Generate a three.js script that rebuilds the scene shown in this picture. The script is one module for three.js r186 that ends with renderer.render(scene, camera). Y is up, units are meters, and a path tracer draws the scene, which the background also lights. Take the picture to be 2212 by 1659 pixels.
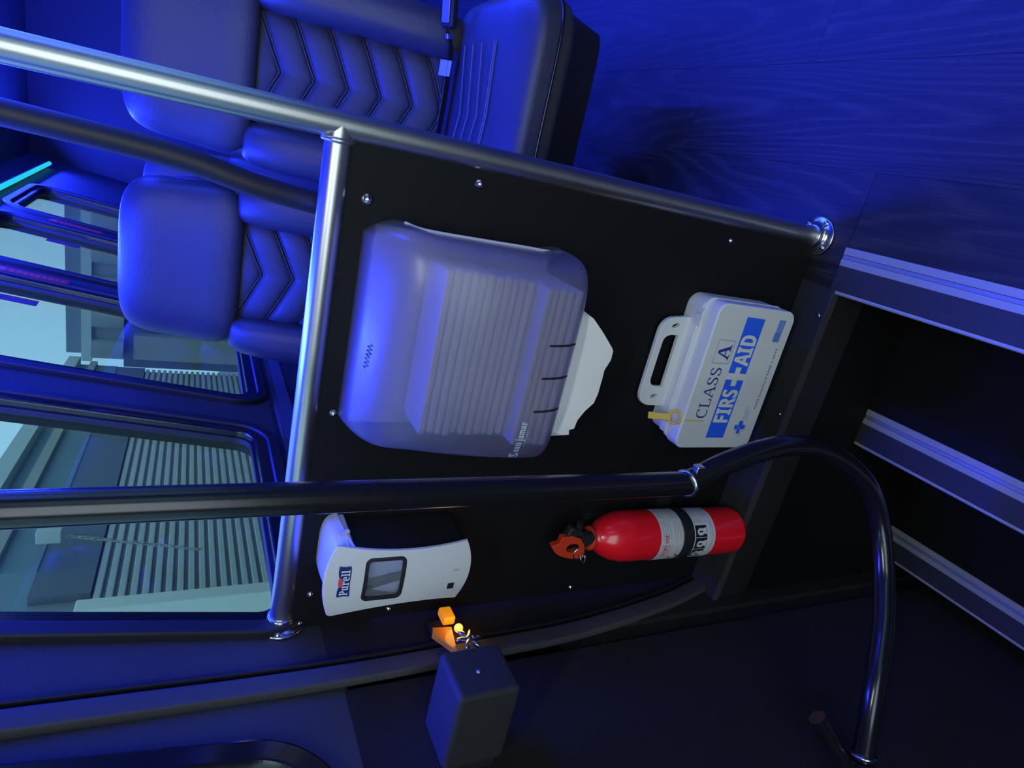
import * as THREE from 'three';
import { RoundedBoxGeometry } from 'three/addons/geometries/RoundedBoxGeometry.js';
import { mergeGeometries } from 'three/addons/utils/BufferGeometryUtils.js';
import { TessellateModifier } from 'three/addons/modifiers/TessellateModifier.js';
import { RectAreaLightUniformsLib } from 'three/addons/lights/RectAreaLightUniformsLib.js';

// ---------------------------------------------------------------- camera, sky, exposure
RectAreaLightUniformsLib.init();
const scene = new THREE.Scene();
const renderer = new THREE.WebGLRenderer({ antialias: true });
renderer.toneMapping = THREE.LinearToneMapping;
renderer.toneMappingExposure = 1.0;
renderer.shadowMap.enabled = true;

const camera = new THREE.PerspectiveCamera(2 * Math.atan(829.5 / 1355.46) * 180 / Math.PI, 2212 / 1659, 0.02, 200);
{
  // upright pose (turned left, looking down, slight roll); the phone was held on its side, so the frame's left is up
  const e = new THREE.Matrix4().makeRotationY(21.306 * Math.PI / 180)
    .multiply(new THREE.Matrix4().makeRotationX(-27.702 * Math.PI / 180))
    .multiply(new THREE.Matrix4().makeRotationZ(2.920 * Math.PI / 180));
  const R = new THREE.Vector3(), U = new THREE.Vector3(), B = new THREE.Vector3();
  e.extractBasis(R, U, B);
  camera.position.set(0, 1.015, 0.82);
  camera.quaternion.setFromRotationMatrix(new THREE.Matrix4().makeBasis(U.clone().negate(), R, B));
}
scene.background = new THREE.Color().setRGB(3.0, 3.5, 3.9);      // flat overcast daylight outside

// ---------------------------------------------------------------- helpers
const LED = [0.012, 0.03, 1.0];
let seed = 7;
const rnd = () => (seed = (seed * 1664525 + 1013904223) >>> 0) / 4294967296;
const V = (x, y, z) => new THREE.Vector3(x, y, z);
const lin = (r, g, b) => new THREE.Color().setRGB(r, g, b);
const taken = {};
function numbered(name) { const n = taken[name] = (taken[name] ?? -1) + 1; return n ? name + '_' + String(n).padStart(3, '0') : name; }
function part(name, geo, mat, parent, at, rot) {
  const m = new THREE.Mesh(geo, mat); m.name = name; m.castShadow = m.receiveShadow = true;
  if (at) m.position.set(...at);
  if (rot) m.rotation.set(...rot);
  parent.add(m); return m;
}
function thing(name, label, category, at = [0, 0, 0], group) {
  const g = new THREE.Group(); g.name = numbered(name); g.position.set(...at);
  g.userData = { label, category }; if (group) g.userData.group = group;
  scene.add(g); return g;
}
function struct(name, label, category, at = [0, 0, 0]) {
  const g = new THREE.Group(); g.name = name; g.position.set(...at);
  g.userData = { kind: 'structure', label, category }; scene.add(g); return g;
}
const box = (w, h, d, r = 0) => r ? new RoundedBoxGeometry(w, h, d, 3, r) : new THREE.BoxGeometry(w, h, d);
function slab(x0, x1, y0, y1, z0, z1, r = 0) { return box(x1 - x0, y1 - y0, z1 - z0, r).translate((x0 + x1) / 2, (y0 + y1) / 2, (z0 + z1) / 2); }
function tube(pts, r, n = 64, seg = 20, closed = false) {
  const c = new THREE.CatmullRomCurve3(pts.map(p => V(...p)), closed, 'centripetal');
  return new THREE.TubeGeometry(c, n, r, seg, closed);
}
function rod(a, b, r, seg = 24) {
  const A = V(...a), Bv = V(...b), d = Bv.clone().sub(A), L = d.length();
  const g = new THREE.CylinderGeometry(r, r, L, seg);
  g.applyQuaternion(new THREE.Quaternion().setFromUnitVectors(V(0, 1, 0), d.normalize()));
  return g.translate((a[0] + b[0]) / 2, (a[1] + b[1]) / 2, (a[2] + b[2]) / 2);
}
function lathe(pts, seg = 40) { return new THREE.LatheGeometry(pts.map(p => new THREE.Vector2(...p)), seg); }
function roundRect(s, x0, y0, x1, y1, r) {
  s.moveTo(x0 + r, y0); s.lineTo(x1 - r, y0); s.absarc(x1 - r, y0 + r, r, -Math.PI / 2, 0);
  s.lineTo(x1, y1 - r); s.absarc(x1 - r, y1 - r, r, 0, Math.PI / 2);
  s.lineTo(x0 + r, y1); s.absarc(x0 + r, y1 - r, r, Math.PI / 2, Math.PI);
  s.lineTo(x0, y0 + r); s.absarc(x0 + r, y0 + r, r, Math.PI, Math.PI * 1.5); return s;
}
const rr = (x0, y0, x1, y1, r) => roundRect(new THREE.Shape(), x0, y0, x1, y1, r);
const rrHole = (x0, y0, x1, y1, r) => roundRect(new THREE.Path(), x0, y0, x1, y1, r);
const extrude = (s, depth, bevel = 0, seg = 10) => new THREE.ExtrudeGeometry(s, { depth, bevelEnabled: bevel > 0, bevelSize: bevel, bevelThickness: bevel, bevelSegments: 3, curveSegments: seg });
const spow = (v, e) => Math.sign(v) * Math.pow(Math.abs(v), e);
// closed parametric surface on a (u,v) grid; fn -> [x,y,z]
function grid(nu, nv, fn, flip = false) {
  const pos = [], uv = [], idx = [];
  for (let j = 0; j <= nv; j++) for (let i = 0; i <= nu; i++) { pos.push(...fn(i / nu, j / nv)); uv.push(i / nu, j / nv); }
  for (let j = 0; j < nv; j++) for (let i = 0; i < nu; i++) {
    const a = j * (nu + 1) + i, b = a + 1, c = a + nu + 1, d = c + 1;
    flip ? idx.push(a, c, b, b, c, d) : idx.push(a, b, c, b, d, c);
  }
  const g = new THREE.BufferGeometry();
  g.setAttribute('position', new THREE.Float32BufferAttribute(pos, 3));
  g.setAttribute('uv', new THREE.Float32BufferAttribute(uv, 2));
  g.setIndex(idx); g.computeVertexNormals(); return g;
}
// rounded cushion: superellipsoid with an optional bend
function pad(a, h, b, e1, e2, bend, nu = 36, nv = 26) {
  return grid(nu, nv, (u, v) => {
    const t = u * Math.PI * 2, p = (v - 0.5) * Math.PI;
    const cp = spow(Math.cos(p), e1);
    let q = [a * spow(Math.cos(t), e2) * cp, h * spow(Math.sin(p), e1), b * spow(Math.sin(t), e2) * cp];
    return bend ? bend(...q) : q;
  }, true);
}
const merge = (list) => mergeGeometries(list.map(g => { const q = g.index ? g.toNonIndexed() : g; for (const k of Object.keys(q.attributes)) if (!['position', 'normal', 'uv'].includes(k)) q.deleteAttribute(k); return q; }));

// ---------------------------------------------------------------- textures
function hash2(x, y) { let h = (x * 374761393 + y * 668265263) | 0; h = Math.imul(h ^ (h >>> 13), 1274126177); return ((h ^ (h >>> 16)) >>> 0) / 4294967296; }
function vnoise(x, y, px, py) {
  const x0 = Math.floor(x), y0 = Math.floor(y), fx = x - x0, fy = y - y0, s = t => t * t * (3 - 2 * t);
  const w = (i, n) => ((i % n) + n) % n, a = hash2(w(x0, px), w(y0, py)), b = hash2(w(x0 + 1, px), w(y0, py)), c = hash2(w(x0, px), w(y0 + 1, py)), d = hash2(w(x0 + 1, px), w(y0 + 1, py));
  return a + (b - a) * s(fx) + (c - a) * s(fy) + (a - b - c + d) * s(fx) * s(fy);
}
function dataTex(n, fn, srgb = false, m = n) {
  const d = new Uint8Array(n * m * 4);
  for (let j = 0; j < m; j++) for (let i = 0; i < n; i++) {
    const c = fn(i / n, j / m), k = (j * n + i) * 4;
    d[k] = c[0] * 255; d[k + 1] = c[1] * 255; d[k + 2] = c[2] * 255; d[k + 3] = 255;
  }
  const t = new THREE.DataTexture(d, n, m); t.wrapS = t.wrapT = THREE.RepeatWrapping; t.magFilter = THREE.LinearFilter; t.minFilter = THREE.LinearMipmapLinearFilter; t.generateMipmaps = true;
  if (srgb) t.colorSpace = THREE.SRGBColorSpace; t.needsUpdate = true; return t;
}
const grainTex = dataTex(256, (u, v) => { const g = 0.5 * vnoise(u * 128, v * 128, 128, 128) + 0.3 * vnoise(u * 64, v * 64, 64, 64) + 0.2 * vnoise(u * 16, v * 16, 16, 16); return [g, g, g]; });
const streakTex = dataTex(64, (u, v) => { const g = 0.6 * vnoise(u * 64, v * 2, 64, 2) + 0.4 * vnoise(u * 32, v * 4, 32, 4); return [g, g, g]; });
function rep(t, x, y) { const c = t.clone(); c.repeat.set(x, y); c.needsUpdate = true; return c; }
// a plank of dark oak vinyl: long grain with an arched cathedral figure
function woodTex(k) {
  return dataTex(256, (u, v) => {
    const w = 0.07 * (vnoise(u * 4, v * 6 + k * 3.1, 4, 64) - 0.5), cx = u - 0.5 + w;
    const ring = (v * 5.0 + k * 0.37) + 9.0 * cx * cx * (0.6 + 0.4 * Math.sin(k * 2.1)) * 2.2 + 0.9 * vnoise(u * 6, v * 5 + k, 6, 64);
    const a = 0.5 + 0.5 * Math.sin(ring * 6.283 * 1.4), fine = vnoise(u * 120, v * 9 + k * 5, 120, 128), pore = Math.pow(vnoise(u * 200, v * 30, 200, 64), 6);
    const g = Math.min(1, Math.max(0, 0.34 + 0.13 * Math.pow(a, 3.0) + 0.15 * (fine - 0.5) - 0.12 * pore));
    return [g * 1.0, g * 0.95, g * 0.92];
  }, true, 1024);
}
function canvasTex(w, h, draw) {
  const c = document.createElement('canvas'); c.width = w; c.height = h; const x = c.getContext('2d'); draw(x, w, h);
  const t = new THREE.CanvasTexture(c); t.colorSpace = THREE.SRGBColorSpace; t.anisotropy = 8; return t;
}

// ---------------------------------------------------------------- materials
const std = (o) => new THREE.MeshStandardMaterial(o), phys = (o) => new THREE.MeshPhysicalMaterial(o);
const M = {
  steel: phys({ color: lin(0.56, 0.56, 0.53), metalness: 1, roughness: 0.34, roughnessMap: null, bumpMap: rep(streakTex, 2, 1), bumpScale: 0.00006 }),
  chrome: std({ color: lin(0.7, 0.7, 0.7), metalness: 1, roughness: 0.2 }),
  poleBlack: std({ color: lin(0.012, 0.011, 0.016), roughness: 0.5 }),
  alu: std({ color: lin(0.38, 0.40, 0.36), metalness: 0.45, roughness: 0.55, bumpMap: rep(streakTex, 1, 12), bumpScale: 0.00008 }),
  aluDull: std({ color: lin(0.40, 0.41, 0.43), metalness: 0.85, roughness: 0.5 }),
  panel: phys({ color: lin(0.007, 0.007, 0.008), specularIntensity: 0.4, roughness: 0.62, bumpMap: rep(grainTex, 3, 3), bumpScale: 0.0003 }),
  blackGloss: phys({ color: lin(0.008, 0.008, 0.009), roughness: 0.22, clearcoat: 0.3, clearcoatRoughness: 0.15 }),
  black: std({ color: lin(0.012, 0.012, 0.014), roughness: 0.6 }),
  rubber: std({ color: lin(0.016, 0.016, 0.018), roughness: 0.5 }),
  seal: std({ color: lin(0.06, 0.062, 0.066), roughness: 0.6 }),
  ledge: std({ color: lin(0.016, 0.017, 0.019), roughness: 0.7, bumpMap: rep(grainTex, 8, 2), bumpScale: 0.0003 }),
  insert: std({ color: lin(0.025, 0.025, 0.03), roughness: 0.55, bumpMap: rep(streakTex, 1, 10), bumpScale: 0.0004 }),
  vinyl: phys({ color: lin(0.042, 0.043, 0.048), roughness: 0.42, bumpMap: rep(grainTex, 3, 3), bumpScale: 0.00035, sheen: 0.08, sheenRoughness: 0.5, sheenColor: lin(0.4, 0.4, 0.45) }),
  stitch: std({ color: lin(0.11, 0.11, 0.12), roughness: 0.7 }),
  belt: std({ color: lin(0.035, 0.035, 0.042), roughness: 0.75, bumpMap: rep(streakTex, 2, 1), bumpScale: 0.0003 }),
  trim: std({ color: lin(0.045, 0.046, 0.050), roughness: 0.6, bumpMap: rep(grainTex, 6, 6), bumpScale: 0.0003 }),
  trimDark: std({ color: lin(0.018, 0.018, 0.02), roughness: 0.62, bumpMap: rep(grainTex, 6, 6), bumpScale: 0.0003 }),
  ceiling: std({ color: lin(0.07, 0.07, 0.075), roughness: 0.8 }),
  carpet: std({ color: lin(0.006, 0.0055, 0.0065), roughness: 0.95, bumpMap: rep(grainTex, 10, 10), bumpScale: 0.0015 }),
  tread: phys({ color: lin(0.0045, 0.0042, 0.0042), specularIntensity: 0.4, roughness: 0.7, bumpMap: rep(grainTex, 4, 4), bumpScale: 0.0006 }),
  tinted: phys({ color: lin(0.31, 0.43, 0.475), roughness: 0.0, transmission: 1, thickness: 0, ior: 1.45 }),
  glass: phys({ color: lin(0.93, 0.95, 0.95), roughness: 0.0, transmission: 1, thickness: 0, ior: 1.45 }),
  kit: phys({ color: lin(0.72, 0.73, 0.70), roughness: 0.38 }),
  white: phys({ color: lin(0.70, 0.71, 0.71), roughness: 0.3 }),
  paper: std({ color: lin(0.80, 0.78, 0.74), roughness: 0.9, side: THREE.DoubleSide }),
  red: phys({ color: lin(0.95, 0.010, 0.022), roughness: 0.28, clearcoat: 0.6, clearcoatRoughness: 0.08 }),
  redPlastic: std({ color: lin(0.62, 0.045, 0.012), roughness: 0.4 }),
  yellow: std({ color: lin(0.75, 0.50, 0.06), roughness: 0.45 }),
  amber: phys({ color: lin(0.85, 0.32, 0.03), roughness: 0.25, clearcoat: 0.5 }),
  smoke: phys({ color: lin(0.50, 0.48, 0.56), roughness: 0.36, transmission: 0.82, thickness: 0, ior: 1.45, clearcoat: 1.0, clearcoatRoughness: 0.2 }),
  greyPlastic: std({ color: lin(0.55, 0.55, 0.58), roughness: 0.4 }),
};

// ---------------------------------------------------------------- floor and steps
const woods = [0, 1, 2, 3].map(k => std({ color: lin(0.140, 0.143, 0.150), map: woodTex(k), roughness: 0.5, bumpMap: rep(grainTex, 2, 12), bumpScale: 0.0002 }));
{
  const f = struct('floor', 'dark wood-look plank floor of the bus aisle', 'floor');
  part('subfloor', merge([slab(-0.075, 1.34, -0.10, -0.006, -4.2, 2.2), slab(-0.80, -0.075, -0.10, -0.006, -4.2, 0.070)]), M.black, f);
  const W = 0.178, L = 1.22;
  for (let c = 0; c < 12; c++) {
    const x0 = -0.80 + c * W + 0.03, off = [0.55, 0.05, 0.83, 0.30, 0.22, 0.16, 0.92, 0.42, 0.71, 0.22, 0.6, 0.1][c];
    for (let k = 0; k < 6; k++) {
      let z1 = 2.2 - (k - 1 + off) * L, z0 = z1 - L + 0.0006;
      let xa = x0 + 0.0003, xb = x0 + W - 0.0003;
      z1 = Math.min(z1, 2.2); z0 = Math.max(z0, -4.2);
      if (xb < -0.012) z1 = Math.min(z1, 0.068);
      else if (xa < -0.012 && z1 > 0.068) {          // this board is notched round the stairwell
        if (z0 < 0.068) { const g0 = plankGeo(xa, xb, z0, 0.068); part('plank', g0, woods[(c * 3 + k) % 4], f); z0 = 0.069; }
        xa = -0.010;
      }
      if (z1 - z0 < 0.02 || xb - xa < 0.01) continue;
      part('plank', plankGeo(xa, xb, z0, z1), woods[(c * 3 + k * 5) % 4], f);
    }
  }
  function plankGeo(xa, xb, z0, z1) {
    const g = slab(xa, xb, -0.006, 0, z0, z1), p = g.attributes.position, uv = g.attributes.uv;
    for (let i = 0; i < p.count; i++) uv.setXY(i, (p.getX(i) - xa) / 0.178, (p.getZ(i) - z0) / 1.22);
    return g;
  }
}
const Y2 = -0.255, Y3 = -0.545, Y4 = -0.80, ZW = 0.070, X1 = -0.082, X2 = -0.384, X3 = -0.690;
{
  const s = struct('stairwell', 'black entry stairwell going down to the door', 'steps');
  part('riser', slab(X1 + 0.004, X1 + 0.02, Y2, -0.006, ZW, 2.2), M.tread, s);
  part('tread', slab(X2, X1 + 0.004, Y2 - 0.02, Y2, ZW, 2.2), M.tread, s);
  part('riser', slab(X2 + 0.004, X2 + 0.02, Y3, Y2 - 0.02, ZW, 2.2), M.tread, s);
  part('tread', slab(X3, X2 + 0.004, Y3 - 0.02, Y3, ZW, 2.2), M.tread, s);
  part('riser', slab(X3 + 0.004, X3 + 0.02, Y4, Y3 - 0.02, ZW, 2.2), M.tread, s);
  part('tread', slab(-0.95, X3 + 0.004, Y4 - 0.02, Y4, -0.10, 2.2), M.tread, s);
  part('side_wall', slab(-0.80, X1 + 0.004, Y4, -0.006, ZW - 0.012, ZW - 0.001), M.tread, s);
  part('ledge_cover', slab(-0.765, X1 + 0.002, 0.0002, 0.0035, 0.006, ZW + 0.006), M.ledge, s);
  part('ledge_angle', slab(-0.765, X1 + 0.002, -0.010, 0.0045, ZW + 0.006, ZW + 0.010), M.trim, s);
  for (const [x, z] of [[-0.131, 0.066], [-0.328, 0.064], [-0.60, 0.064]]) part('screw', new THREE.SphereGeometry(0.0042, 12, 8).scale(1, 0.5, 1), M.chrome, s, [x, 0.004, z]);
}
for (const [x, y, w, label] of [
  [-0.006, 0.0, 1, 'aluminium floor edging with dark insert beside the post foot, highest of three'],
  [-0.308, Y2, 1, 'aluminium edging with dark insert on the middle entry step'],
  [-0.614, Y3, 1, 'aluminium edging with dark insert on the lowest entry step, partly behind bent rail']]) {
  const n = thing('step_nosing', label, 'step edging', [x, y, 0.068], 'step edgings');
  const L = 2.1, zc = L / 2;
  part('tread_strip', box(0.013, 0.004, L, 0.0012), M.alu, n, [-0.0065, 0.002, zc]);
  part('tread_strip', box(0.007, 0.0025, L, 0.0008), M.aluDull, n, [-0.0168, 0.00125, zc]);
  part('tread_strip', box(0.012, 0.004, L, 0.0012), M.alu, n, [-0.0264, 0.002, zc]);
  part('rubber_insert', box(0.042, 0.003, L, 0.0008), M.insert, n, [-0.0535, 0.0015, zc]);
  part('front_lip', box(0.007, 0.012, L, 0.003), M.alu, n, [-0.078, -0.003, zc]);
}

// ---------------------------------------------------------------- bus body
const LEAN = Math.atan(0.155), WX = -0.755, WY = 0.80;
function shapeWall(shape, depth, bevel = 0) { const g = extrude(shape, depth, bevel, 12); g.rotateY(Math.PI / 2); return g; }     // shape x = -z, y = up, depth -> +x
const glassY0 = 0.056, glassY1 = 0.885;
const wins = [[-0.022, -0.655], [-0.885, -1.50], [-1.715, -2.32], [-2.545, -3.12]];
const wallLeft = struct('wall_left', 'dark trim side wall with a row of windows', 'wall');
{
  const up = new THREE.Group(); up.name = 'upper_wall'; up.position.set(WX, WY, 0); up.rotation.z = -LEAN; wallLeft.add(up);
  const s = new THREE.Shape(); s.moveTo(-0.112, 0); s.lineTo(4.2, 0); s.lineTo(4.2, 1.14); s.lineTo(-0.112 - 0.10, 1.14); s.lineTo(-0.112, 0);
  for (const [a, b] of wins) s.holes.push(rrHole(-a - 0.012, glassY0 - 0.012, -b + 0.012, glassY1 + 0.012, 0.05));
  part('trim_panel', shapeWall(s, 0.05).translate(-0.05, 0, 0), M.trim, up);
  part('lower_panel', slab(WX - 0.05, WX, Y4, WY, -4.2, 0.100), M.trimDark, wallLeft);
  part('door_jamb', slab(WX - 0.09, WX - 0.052, Y4, WY + 0.03, -0.15, 0.30), M.trimDark, wallLeft);
  const js = new THREE.Shape(); js.moveTo(0.02, -0.03); js.lineTo(-0.20, -0.03); js.lineTo(-0.22, 1.14); js.lineTo(0.02, 1.14);
  part('upper_jamb', shapeWall(js, 0.035).translate(-0.09, 0, 0), M.trimDark, up);
  part('sill_moulding', box(0.014, 0.05, 4.0, 0.006), M.trim, wallLeft, [WX + 0.004, 0.765, -2.25]);
  wins.forEach(([a, b], i) => {
    const w = struct('window_' + (i + 1), ['side window behind the hand sanitizer dispenser, nearest the door', 'side window behind the left seat', 'third side window from the door with a red and purple sticker', 'rearmost side window under the light strip'][i], 'window', [WX, WY, 0]);
    w.rotation.z = -LEAN;
    const ring = (m0, m1, r0) => { const q = rr(-a - m0, glassY0 - m0, -b + m0, glassY1 + m0, r0 + m0); q.holes.push(rrHole(-a - m1, glassY0 - m1, -b + m1, glassY1 + m1, Math.max(0.01, r0 + m1))); return q; };
    part('frame', shapeWall(ring(0.050, 0.030, 0.04), 0.010, 0.004), M.rubber, w, [0.001, 0, 0]);
    part('gasket', shapeWall(ring(0.030, 0.004, 0.04), 0.016, 0.004), M.blackGloss, w, [-0.012, 0, 0]);
    part('glazing_bead', shapeWall(ring(0.006, -0.004, 0.04), 0.010, 0.002), M.rubber, w, [-0.020, 0, 0]);
    part('pane', shapeWall(rr(-a - 0.006, glassY0 - 0.006, -b + 0.006, glassY1 + 0.006, 0.04), 0.004), M.tinted, w, [-0.028, 0, 0]);
  });
}
// stickers
{
  const redPrint = canvasTex(256, 64, (x, w, h) => { x.fillStyle = '#e02a10'; x.fillRect(0, 0, w, h); x.fillStyle = '#ff6a50'; for (let i = 0; i < 9; i++) x.fillRect(14 + i * 22, 12 + (i % 2) * 8, 14, 26); x.fillRect(218, 8, 26, 46); });
  const purplePrint = canvasTex(128, 64, (x, w, h) => { x.fillStyle = '#6a3a3c'; x.fillRect(0, 0, w, h); x.fillStyle = '#8a5a58'; for (let i = 0; i < 5; i++) x.fillRect(10, 8 + i * 11, 100 - (i * 17) % 40, 4); });
  const mr = std({ map: redPrint, roughness: 0.5 }), mp = std({ map: purplePrint, roughness: 0.5 });
  const put = (name, label, z, y, w, h, m, off) => {
    const t = thing(name, label, 'sticker', [WX, WY, 0], name === 'exit_sticker' ? 'red pillar stickers' : 'purple glass stickers'); t.rotation.z = -LEAN;
    const g = box(w, h, 0.0008); g.rotateZ(Math.PI / 2); g.rotateY(Math.PI / 2);
    part('print', g, m, t, [off, (y - WY) / Math.cos(LEAN), z]);
  };
  put('exit_sticker', 'long red printed sticker on the pillar nearer the camera', -1.545, 1.445, 0.19, 0.044, mr, 0.0168);
  put('exit_sticker', 'long red printed sticker on the farther window pillar', -2.400, 1.445, 0.19, 0.044, mr, 0.0168);
  put('window_sticker', 'purple sticker on the glass of the window beside the left seat', -1.385, 1.455, 0.11, 0.05, mp, -0.021);
  put('window_sticker', 'small purple sticker on the third window from the door', -2.200, 1.455, 0.11, 0.05, mp, -0.021);
}
{ // door with window, rearmost part in view
  const d = struct('door_1', 'dark entry door with a round-cornered window', 'door');
  const up = new THREE.Group(); up.name = 'upper_leaf'; up.position.set(WX - 0.004, WY, 0); up.rotation.z = -LEAN; d.add(up);
  const s = new THREE.Shape(); s.moveTo(-0.125, -0.02); s.lineTo(-0.26, 1.14); s.lineTo(-1.1, 1.14); s.lineTo(-1.1, -0.02);
  s.holes.push(rrHole(-1.0, 0.045, -0.245, 0.95, 0.085));
  part('door_panel', shapeWall(s, 0.045).translate(-0.045, 0, 0), M.trim, up);
  const f = rr(-1.02, 0.020, -0.220, 0.975, 0.105); f.holes.push(rrHole(-1.0, 0.043, -0.243, 0.95, 0.085));
  part('window_frame', shapeWall(f, 0.012, 0.006), M.blackGloss, up);
  part('pane', shapeWall(rr(-1.005, 0.04, -0.24, 0.955, 0.085), 0.004), M.tinted, up, [-0.03, 0, 0]);
  part('lower_leaf', merge([slab(WX - 0.05, WX - 0.006, Y4, WY - 0.015, 0.135, 1.10), slab(WX - 0.05, WX - 0.012, Y4, 0.40, 0.06, 0.15)]), M.carpet, d);
  part('front_pillar', slab(WX - 0.06, WX, Y4, 1.95, 1.10, 2.2), M.trimDark, d);
}
part('trim_1', gasketGeo(), M.seal, scene).userData = { kind: 'structure', label: 'thick rubber door seal running down the pillar', category: 'door seal' };
part('trim_2', gasketGeo(0.006, 0.0035, -0.0275), M.rubber, scene).userData = { kind: 'structure', label: 'thin black bead added in place of the dark groove beside the door seal', category: 'trim' };  // added black bead, its dark colour stands in for the shaded groove
function gasketGeo(dx = 0.008, w = 0.0165, dz = 0) {
  const c = new THREE.CatmullRomCurve3([[-0.575, 1.93, 0.245], [-0.690, 1.20, 0.160], [-0.738, 0.89, 0.127], [-0.752, 0.74, 0.115], [-0.752, 0.55, 0.110], [-0.752, 0.36, 0.102], [-0.752, 0.12, 0.066], [-0.752, -0.045, 0.024], [-0.752, -0.32, -0.004], [-0.752, -0.70, -0.05]].map(p => V(...p)), false, 'centripetal');
  return grid(16, 90, (u, v) => { const p = c.getPoint(v), t = u * Math.PI * 2; return [p.x + dx * spow(Math.cos(t), 0.35), p.y, p.z + dz + w * spow(Math.sin(t), 0.35)]; });
}
{
  const w = struct('wall_right', 'dark side wall with windows on the far side', 'wall');
  const s = new THREE.Shape(); s.moveTo(-2.2, -0.1); s.lineTo(4.2, -0.1); s.lineTo(4.2, 1.95); s.lineTo(-2.2, 1.95);
  for (const [a, b] of [[-1.9, -0.9], [-0.3, 0.5], [0.75, 1.5], [1.75, 2.5]]) s.holes.push(rrHole(a, 0.85, b, 1.62, 0.05));
  part('trim_panel', shapeWall(s, 0.05), M.trim, w, [1.34, 0, 0]);
  for (const [a, b] of [[-1.9, -0.9], [-0.3, 0.5], [0.75, 1.5], [1.75, 2.5]]) part('pane', shapeWall(rr(a, 0.85, b, 1.62, 0.05), 0.004), M.tinted, w, [1.36, 0, 0]);
  const r = struct('wall_rear', 'dark rear wall of the bus', 'wall');
  part('trim_panel', slab(-0.85, 1.39, -0.1, 1.95, -4.25, -4.2), M.trimDark, r);
  const c = struct('ceiling', 'dark headliner of the bus', 'ceiling');
  part('headliner', slab(-0.85, 1.39, 1.92, 1.97, -4.25, 2.25), M.ceiling, c);
  const f = struct('wall_front', 'front bulkhead with the windshield', 'wall');
  const fs = new THREE.Shape(); fs.moveTo(-0.85, -0.85); fs.lineTo(1.39, -0.85); fs.lineTo(1.39, 1.95); fs.lineTo(-0.85, 1.95); fs.holes.push(rrHole(-0.72, 0.75, 1.26, 1.80, 0.08));
  part('bulkhead', extrude(fs, 0.05), M.trimDark, f, [0, 0, 2.2]);
  part('windshield', extrude(rr(-0.72, 0.75, 1.26, 1.80, 0.08), 0.005), M.glass, f, [0, 0, 2.22]);
}

// ---------------------------------------------------------------- lamps
function ledStrip(x, dirx, z0, z1, I, label) {
  const L = z1 - z0, zc = (z0 + z1) / 2, t = thing('led_light_strip', label, 'light strip', [x, 1.765, zc], 'ceiling light strips');
  part('channel', box(0.035, 0.02, L + 0.02, 0.004), M.aluDull, t, [-dirx * 0.014, 0.016, 0]);
  part('diffuser', new THREE.CylinderGeometry(0.011, 0.011, L, 16).rotateX(Math.PI / 2), std({ color: lin(0.02, 0.05, 0.1), emissive: lin(0.02, 0.62, 0.75), emissiveIntensity: 1 }), t);
  const l = new THREE.RectAreaLight(lin(...LED), I, L, 0.022); l.castShadow = true;
  l.position.set(dirx * 0.012, -0.012, 0); t.add(l);
  t.updateMatrixWorld(true); l.lookAt(x + dirx * 1.0, 1.765 - 1.1, zc);
}
ledStrip(-0.580, 1, -3.86, 0.10, 1300, 'glowing cyan-blue light strip above the left windows');
ledStrip(1.22, -1, -3.86, 0.10, 540, 'blue light strip above the right windows');
{
  const t = thing('added_ceiling_lamp', 'added long white ceiling lamp out of view, brightening the partition front', 'lamp', [0.05, 1.905, 1.25]);  // added lamp, unseen; brightens the front faces and gives the dispenser its band
  part('housing', box(0.74, 0.028, 0.13, 0.008), M.white, t);
  part('lens', box(0.70, 0.012, 0.10, 0.004), std({ color: lin(0.8, 0.8, 0.8), emissive: lin(0.95, 1, 0.95), emissiveIntensity: 3 }), t, [0, -0.016, 0]);
  const l = new THREE.RectAreaLight(lin(0.9, 1, 1), 36, 0.70, 0.10); l.position.set(0, -0.026, 0); l.rotation.x = -Math.PI / 2; l.castShadow = true; t.add(l);
}

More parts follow.
